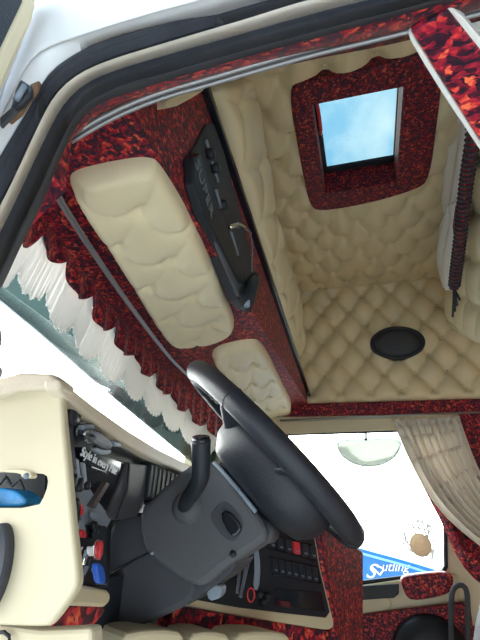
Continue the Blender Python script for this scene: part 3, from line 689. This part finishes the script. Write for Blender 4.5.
# ================================================================ STEERING WHEEL
C = V((.90, .1912, .1056)); T_ = .7735; W_ = -.1385; R = .215
Nw = V((0, -math.sin(T_), math.cos(T_))); e2 = V((0, math.cos(T_), math.sin(T_)))
e1 = V((1, 0, 0)) * math.cos(W_) + Nw * math.sin(W_); nw = e1.cross(e2).normalized()
if nw.dot(Nw) < 0: nw = -nw
sw = thing('steering_wheel', 'thick black leather steering wheel seen nearly edge on', 'steering wheel', C)
ring = [C + (e1 * math.cos(a) + e2 * math.sin(a)) * R for a in [2 * PI * i / 120 for i in range(120)]]
tube('rim', ring, .0205, WHL, sw, n=20, closed=True)
# finger grips on the inside of the rim, upper part
vs = []; fs = []
prts = []
for i in range(15):
    a = PI * .50 + (i - 2) * .085 + .12
    c0 = C + (e1 * math.cos(a) + e2 * math.sin(a)) * (R - .019) - nw * .008
    tg = -e1 * math.sin(a) + e2 * math.cos(a)
    pth = [c0 + tg * s for s in (-.009, -.006, 0, .006, .009)]
    rr = [.006, .012, .0155, .012, .006]
    prts.append(tube_geo(pth, lambda s: rr[int(round(s * 4))], 12))
vs, fs = merge(prts); ob('finger_grip', vs, fs, WHL, sw, smooth=True)
for a in (PI * .5 + .28, PI * 1.5 - .2, -.25 + PI):
    cpt = C + (e1 * math.cos(a) + e2 * math.sin(a)) * R; tg = -e1 * math.sin(a) + e2 * math.cos(a)
    x_ = (cpt - C).normalized()
    tube('stitching', [cpt + (x_ * math.cos(b) + nw * math.sin(b)) * .0206 for b in [2 * PI * i / 24 for i in range(24)]], .0010, BLK, sw, closed=True, n=5)
# hub: deep dish behind the rim
def sup(a, hx, hy, p=3.2):
    c_, s_ = math.cos(a), math.sin(a)
    return (abs(c_) ** (2 / p) * (1 if c_ > 0 else -1) * hx, abs(s_) ** (2 / p) * (1 if s_ > 0 else -1) * hy)
hv = []; hf = []; n = 48
lv = [(.016, .05, .05), (.010, .13, .11), (-.008, .155, .13), (-.028, .15, .13), (-.052, .145, .125), (-.078, .12, .105), (-.092, .06, .06)]
for h, hx, hy in lv:
    for i in range(n):
        x, y = sup(2 * PI * i / n, hx, hy); hv.append(C + e1 * x + e2 * (y - .045) + nw * h)
for j in range(len(lv) - 1):
    for i in range(n): hf.append([j * n + i, j * n + (i + 1) % n, (j + 1) * n + (i + 1) % n, (j + 1) * n + i])
hf += [list(range(n)), list(range((len(lv) - 1) * n, len(lv) * n))]
ob('hub', hv, hf, WHL, sw, smooth=True)
for sx, sy in ((-1, .35), (1, .35), (-1, -.55), (1, -.55)):
    d = (e1 * sx + e2 * sy).normalized(); p = [C + d * .07 - nw * .03, C + d * .13 - nw * .022, C + d * .18 - nw * .008, C + d * (R - .005)]
    tube('spoke', resample(chaikin(p, 2, False), 20), lambda s: .030 - .014 * s, WHL, sw, n=16, flat=.5)
tube('column_neck', [C - nw * .07, C - nw * .13], .05, BLK, sw, n=28)
# ================================================================ REAR RIGHT: bunk, curtains, flap
bp = [onY(p, -.46) for p in [(474, 120), (466, 190), (458, 262), (454, 305), (453, 320), (460, 330), (474, 340), (500, 352), (560, 352), (560, 120)]]
tuft('bunk_cushion', chaikin(bp, 2), (0, -.46, 0), (1, 0, 0), (0, 0, 1), (0, 1, 0), (.14, .10), (-.14, .10), tuple([onY((470, 250), -.46).x, onY((470, 250), -.46).z]), (0.001, -1), LEA,
     H=.04, T=.03, edge=.06, sag=.12, step=.012, btn=.007, back=.06, label='cream tufted upper bunk cushion at the right edge', cat='cushion')
# white sheer curtain, two gathered lobes
def sheer(px_a, px_b, y, label, ph):
    A = resample([onY(p, y) for p in px_a], 30); B = resample([onY(p, y) for p in px_b], 30)
    curve_grid('sheer_curtain', lambda u, v: A[int(u * 29)].lerp(B[int(u * 29)], v) + V((0, .012 * math.sin(v * 16 + ph + u * 3) + .012 * math.sin(PI * v), 0)), 30, 24, SHR, thick=.003, label=label, cat='curtain', group='white sheer curtains')
sheer([(456, 60), (450, 110), (444, 160), (442, 195), (445, 212)], [(474, 60), (476, 110), (470, 160), (464, 200), (460, 214)], -.372, 'white sheer curtain length beside the ceiling, upper of the two', 0)
sheer([(450, 208), (442, 225), (437, 250), (438, 265), (447, 286)], [(460, 200), (461, 225), (458, 250), (455, 270), (455, 292)], -.368, 'white gathered sheer curtain end tied beside the ribbed cord', 1.5)
# dark ribbed curtain
rc = thing('ribbed_tieback', 'dark ribbed red and black tassel cord hanging in front of the bunk', 'tieback', onY((460, 290), -.37))
pth = resample(chaikin([onY(p, -.345) for p in [(474, 112), (473, 140), (468, 170), (464, 200), (460, 240), (456, 270), (454, 288)]], 1, False), 80)
tube('core', pth, .016, VELC, rc, n=12)
tube('hook', [pth[0], pth[0].lerp(V((pth[0].x, pth[0].y, CEIL - .01)), .5), V((pth[0].x, pth[0].y, CEIL - .004))], .004, BLK, rc, n=6)
for i in range(1, 79, 2):
    p = pth[i]; tg = (pth[i + 1] - pth[i - 1]).normalized(); s_ = tg.cross(V((0, 1, 0))).normalized(); u_ = s_.cross(tg)
    tube('rib', [p + (s_ * math.cos(b) + u_ * math.sin(b)) * .018 for b in [2 * PI * k / 16 for k in range(16)]], .0036, GRD, rc, closed=True, n=6)
for k in range(4):
    e_ = pth[-1]; tube('tassel', [e_, e_ + V((.02 * k - .02, .0, -.03)), e_ + V((.05 * k - .05, .0, -.07))], .004, BLK, rc, n=6)
prism('red_edging', [onY(p, -.36) for p in [(459, 205), (466, 195), (464, 230), (458, 240), (456, 226)]], (0, .012, 0), VEL, rc, bevel=.003)
# red flap near the door, daylight painted into its brighter velvet
fp = V((0, 0, .56)); 
fl = thing('side_flap', 'red velvet flap with daylight painted in as orange red, white leather edges, near the door', 'flap', onZ((450, 80), .418))
FZ = [onZ(p, .418) for p in [(411, 32), (447, 9), (480, 50), (530, 120), (530, 215), (482, 145)]]
prism('fabric', FZ, (0, 0, .012), VELB, fl, bevel=.004)
prism('white_edge', [onZ(p, .421) for p in [(411, 31), (409, 36), (411, 42), (425, 66), (445, 98), (479, 149), (535, 228), (530, 214), (482, 144), (445, 86)]], (0, 0, .008), WCP, fl, bevel=.003, segs=3)
prism('white_edge', [onZ(p, .421) for p in [(446, 8), (450, 6), (462, 16), (485, 44), (530, 104), (530, 122), (482, 54)]], (0, 0, .012), WCP, fl, bevel=.004, segs=3)
pf = onZ((486, 14), .66)
sb_ = []
random.seed(3)
vs, fs = [], []
n = 24
prof = [(.0, -.05), (.03, -.045), (.048, -.02), (.05, .0), (.045, .03), (.02, .05)]
for r_, h in prof:
    for i in range(n): a = 2 * PI * i / n; rr = r_ * (1 + .12 * math.sin(5 * a + h * 60)); vs.append(pf + V((rr * math.cos(a), rr * math.sin(a), h)))
for j in range(len(prof) - 1):
    for i in range(n): fs.append([j * n + i, j * n + (i + 1) % n, (j + 1) * n + (i + 1) % n, (j + 1) * n + i])
ob('curtain_bundle', vs, fs, SHR, smooth=True, label='bunched white curtain in the top right corner above the flap', cat='curtain')
# ================================================================ PASSENGER CURTAIN
XC = 2.17
top_ = resample([onX(p, XC) for p in [(393, 417), (420, 416), (460, 415)]], 60)
bl = chaikin([(393, 419), (403, 442), (414, 466), (428, 492), (444, 513), (462, 530), (490, 552)], 1, False)
br = [(460, 416), (465, 432), (472, 452), (482, 476), (500, 510)]
Lp = resample([onX(p, XC) for p in bl], 50); Rp = resample([onX(p, XC) for p in br], 50)
cg = thing('side_curtain', 'beige pleated curtain gathered at the rear of the passenger window', 'curtain', Lp[0])
NU = 150
def cfn(u, v):
    i = min(49, int(v * 49)); p = Lp[i].lerp(Rp[i], u)
    w = 2 * PI * u * 9
    f = .014 * math.sin(w + .5 * math.sin(v * 2)) + .003 * math.sin(w * 2.3 + v)
    return p + V((f, .006 * math.cos(w), 0))
curve_grid('fabric', cfn, NU, 50, CUR, cg, thick=.003)
lin = chaikin([(394, 419), (404, 444), (420, 480), (430, 500), (442, 522), (458, 560), (480, 585), (500, 590)], 1, False)
Ll = resample([onX(p, XC + .04) for p in lin], 40); Lr = resample([onX(p, XC + .04) for p in [(398, 419), (420, 455), (440, 480), (470, 505), (500, 520)]], 40)
curve_grid('red_lining', lambda u, v: Ll[int(v * 39)].lerp(Lr[int(v * 39)], u) + V((.012 * math.sin(u * 11 + v * 3), 0, 0)), 24, 40, VEL, cg, thick=.003, label='red velvet lining')
# seat corner, lower right
stt = thing('driver_seat', 'dark blue grey seat shoulder showing at the bottom right corner', 'seat', (1.1, -.45, -1.1))
se = [onX(p, 1.5) for p in chaikin([(486, 575), (478, 600), (473, 620), (468, 660), (560, 700), (560, 540)], 2)]
prism('backrest', se, (-.42, 0, 0), plain('seat_fabric', (.05, .07, .10), .7, bump=.4), stt, bevel=.03, segs=4)
# ================================================================ OPEN DRIVER DOOR, HINGE
od = thing('open_door', 'cream edged open driver door swung forward at the top left corner', 'door', (.1, .25, .2))
def DW(p): return onP(p, (.165, .245, 0), (.25, 1, 0))
prism('frame', [DW(p) for p in [(24, -30), (43, -30), (38, 0), (34, 22), (16, 62), (-2, 104), (-40, 190), (-60, 190), (-12, 72), (0, 46), (21, 2)]], (-.01, .03, 0), PLC, od, bevel=.004)
prism('glass_run', [DW(p) for p in [(25, -30), (22, 2), (1, 46), (-14, 76), (-60, 170), (-60, -30)]], (-.005, .02, 0), BLK, od)
prism('outer_skin', [onP(p, (.175, .26, 0), (.25, 1, 0)) for p in [(38, 5), (20, 55), (8, 85), (-2, 120), (-40, 190), (-60, 160), (-10, 60), (20, -10)]], (-.01, .02, 0), PAINT, od, bevel=.003)
prism('hinge_bracket', [onX(p, .192) for p in [(20, 78), (29, 84), (30, 92), (20, 103), (9, 110), (14, 90)]], (.006, 0, 0), BLK, od, bevel=.002)
prism('rust_plate', [onX(p, .198) for p in [(30, 84), (39, 80), (36, 88), (20, 112), (8, 122), (12, 112), (26, 100)]], (.004, 0, 0), SKG, od, bevel=.001)
tube('hinge_pin', [onX(p, .190) for p in [(16, 100), (21, 92), (25, 86)]], .0025, GRL, od)
prism('check_strap', [onX(p, .191) for p in [(0, 118), (12, 107), (16, 110), (0, 126)]], (.003, 0, 0), GRD, od)
# ================================================================ THINGS ON / OUTSIDE PASSENGER WINDOW
sk_ = thing('round_sticker', 'round beige sticker low on the passenger window', 'sticker', onX((420.5, 545), XR + .02))
cS = onX((420.5, 545), XR + .024)
lathe('disc', cS, (-1, 0, 0), [(.047, -.001), (.047, .001)], STK, sk_, n=40)
for r_ in (.042, .026): tube('printed_ring', [cS + V((-.002, r_ * math.cos(a), r_ * math.sin(a))) for a in [2 * PI * i / 32 for i in range(32)]], .0012, LEAP, sk_, closed=True, n=5)
for i in range(10):
    a = 2 * PI * i / 10; tube('printed_ray', [cS + V((-.002, .006 * math.cos(a), .006 * math.sin(a))), cS + V((-.002, .022 * math.cos(a), .022 * math.sin(a)))], .001, LEAP, sk_, n=4)
km = thing('kerb_mirror', 'half moon translucent kerb mirror hanging outside the passenger window', 'mirror', onX((370, 465), 2.42))
moon = [onX(p, 2.42) for p in chaikin([(337, 440), (370, 439), (401, 439), (401, 448), (394, 459), (380, 466), (362, 467), (345, 460), (337, 449)], 2)]
cM = onX((370, 448), 2.42)
mv = [m for m in moon]; n = len(mv); hv = []; hf = []
for s in (1, .85, .6, .3, .02):
    for m in mv: hv.append(cM.lerp(m, s) + V((-.05 * math.sqrt(1 - s * s), 0, 0)))
for j in range(4):
    for i in range(n): hf.append([j * n + i, j * n + (i + 1) % n, (j + 1) * n + (i + 1) % n, (j + 1) * n + i])
hf.append(list(range(n))); ob('bowl', hv, hf, GB, km, smooth=True)
tube('rim', mv, .003, GP, km, closed=True, n=6)
tube('bracket', [onX((366, 440), 2.42), onX((366, 434), 2.40), onX((366, 428), 2.36)], .006, BLK, km)
XT = 7.0
tr = thing('blue_trailer', 'bright blue trailer with white script parked beyond the passenger window', 'trailer', onX((380, 590), XT))
tp = [onX(p, XT) for p in [(250, 515), (363, 549), (400, 559), (447, 573), (450, 578)]]
low_ = [V((XT, tp[-1].y - .1, -2.0)), V((XT, tp[0].y, -2.0))]
prism('side', tp + low_, (2.2, 0, 0), TRL, tr, bevel=.02)
tube('roof_rail', [p + V((-.02, 0, -.06)) for p in tp[:4]], .015, plain('pale_blue', (.25, .55, .85), .4), tr)
dirv = onX((404, 566), XT) - onX((366, 559), XT)
text('lettering', 'S', onX((365, 577), XT - .015), dirv, (0, 0, 1), .26, TXT, tr, shear=.4, depth=.004)
text('lettering', 'utling', onX((381, 571), XT - .015), V((0, -1, .05)), (0, 0, 1), .16, TXT, tr, shear=.4, depth=.004)
tube('swash', resample([onX(p, XT - .015) for p in [(371, 566), (380, 575), (384, 569), (378, 566)]], 14), .012, TXT, tr, n=6)
for i, (dx, dy) in enumerate([(0, -1.2), (0, 2.4)]):
    lathe('wheel', (XT - .03, (tp[0].y + tp[-1].y) / 2 + dy * .5, -2.08), (-1, 0, 0), [(.47, -.25), (.47, 0), (.40, .02), (.2, .0)], RUB, tr, n=32)
# bare tree behind
random.seed(11)
tb = onX((431, 600), 14.0)
parts = []
def grow(p, d, L, r, k):
    q = p + d * L; mid = p.lerp(q, .5) + V((0, random.uniform(-.05, .05), 0)) * L
    parts.append(tube_geo([p, mid, q], lambda s: r * (1 - .4 * s), 5))
    if k:
        for _ in range(3):
            dd = (d + V((random.uniform(-.3, .3), random.uniform(-.8, .8), random.uniform(-.25, .5)))).normalized()
            grow(q, dd, L * random.uniform(.6, .8), r * .6, k - 1)
tree = thing('bare_tree', 'thin bare branched tree behind the blue trailer', 'tree', V((14.5, tb.y, -2.55)))
p0_ = V((14.5, tb.y, -2.55))
tube('trunk', [p0_, p0_ + V((0, .03, 1.5))], .07, BRK, tree, n=8)
for dy in (-.5, -.15, .2, .5): grow(p0_ + V((0, 0, 1.0)), V((0, dy, 1)).normalized(), .50, .045, 4)
vs, fs = merge(parts); ob('branches', vs, fs, BRK, tree)
# driver's outer mirror, sliver at left edge
mr = thing('side_mirror', 'dark outside mirror arm visible beyond the dashboard at the left edge', 'mirror', onY((-5, 350), 1.05))
prism('housing', [onY(p, 1.10) for p in chaikin([(-60, 300), (-6, 316), (3, 328), (4, 345), (0, 352), (-60, 350)], 1)], (0, .12, 0), BLK, mr, bevel=.01)
prism('lower_housing', [onY(p, 1.10) for p in chaikin([(-60, 362), (-2, 364), (6, 368), (1, 384), (-60, 388)], 1)], (0, .12, 0), BLK, mr, bevel=.01)
# ================================================================ CAMERA, LIGHT
cam = bpy.data.cameras.new('camera'); co = bpy.data.objects.new('camera', cam); COL.objects.link(co)
# camera axes in world: right = (ca.x,cb.x,cc.x) etc.
rt = V((ca.x, cb.x, cc.x)); dn = V((ca.y, cb.y, cc.y)); fw = V((ca.z, cb.z, cc.z))
M = Matrix((rt, -dn, -fw)).transposed().to_4x4(); co.matrix_world = M
cam.sensor_fit = 'VERTICAL'; cam.sensor_height = 36; cam.lens = FL / 640 * 36; cam.clip_start = .02; cam.clip_end = 500
S.camera = co
w = bpy.data.worlds.new('sky'); S.world = w; w.use_nodes = True
N = w.node_tree.nodes; L = w.node_tree.links; bgn = N['Background']
tc = N.new('ShaderNodeTexCoord'); sep = N.new('ShaderNodeSeparateXYZ'); L.new(tc.outputs['Generated'], sep.inputs[0])
rp_ = N.new('ShaderNodeValToRGB'); el = rp_.color_ramp.elements
el[0].position = 0; el[0].color = (1, .985, .955, 1); el[1].position = .62; el[1].color = (.14, .30, .46, 1)
e_ = el.new(.40); e_.color = (1, .985, .96, 1)
L.new(sep.outputs['Z'], rp_.inputs['Fac'])
nz = N.new('ShaderNodeTexNoise'); nz.inputs['Scale'].default_value = 7; nz.inputs['Detail'].default_value = 6; L.new(tc.outputs['Generated'], nz.inputs['Vector'])
cr = N.new('ShaderNodeValToRGB'); cr.color_ramp.elements[0].position = .45; cr.color_ramp.elements[1].position = .75
cr.color_ramp.elements[1].color = (.8, .8, .8, 1)
L.new(nz.outputs['Fac'], cr.inputs['Fac'])
mx = N.new('ShaderNodeMix'); mx.data_type = 'RGBA'; L.new(cr.outputs['Color'], mx.inputs['Factor']); L.new(rp_.outputs['Color'], mx.inputs['A']); mx.inputs['B'].default_value = (.50, .56, .58, 1)
L.new(mx.outputs['Result'], bgn.inputs['Color'])
dt = N.new('ShaderNodeVectorMath'); dt.operation = 'DOT_PRODUCT'; L.new(tc.outputs['Generated'], dt.inputs[0]); dt.inputs[1].default_value = V((.75, .62, .1)).normalized()
mr_ = N.new('ShaderNodeMapRange'); mr_.inputs['From Min'].default_value = -.7; mr_.inputs['From Max'].default_value = .6; mr_.inputs['To Min'].default_value = .6; mr_.inputs['To Max'].default_value = 9
mr_.interpolation_type = 'SMOOTHSTEP'; L.new(dt.outputs['Value'], mr_.inputs['Value']); L.new(mr_.outputs[0], bgn.inputs['Strength'])
sun = bpy.data.lights.new('sun', 'SUN'); sun.energy = 2.5; sun.angle = .5; sun.color = (1, .95, .87)
so = bpy.data.objects.new('sun', sun); COL.objects.link(so); so.rotation_euler = V((.55, .50, .75)).to_track_quat('Z', 'Y').to_euler()
vs_ = S.view_settings; vs_.view_transform = 'Standard'; vs_.look = 'None'; vs_.gamma = 1; vs_.exposure = .7
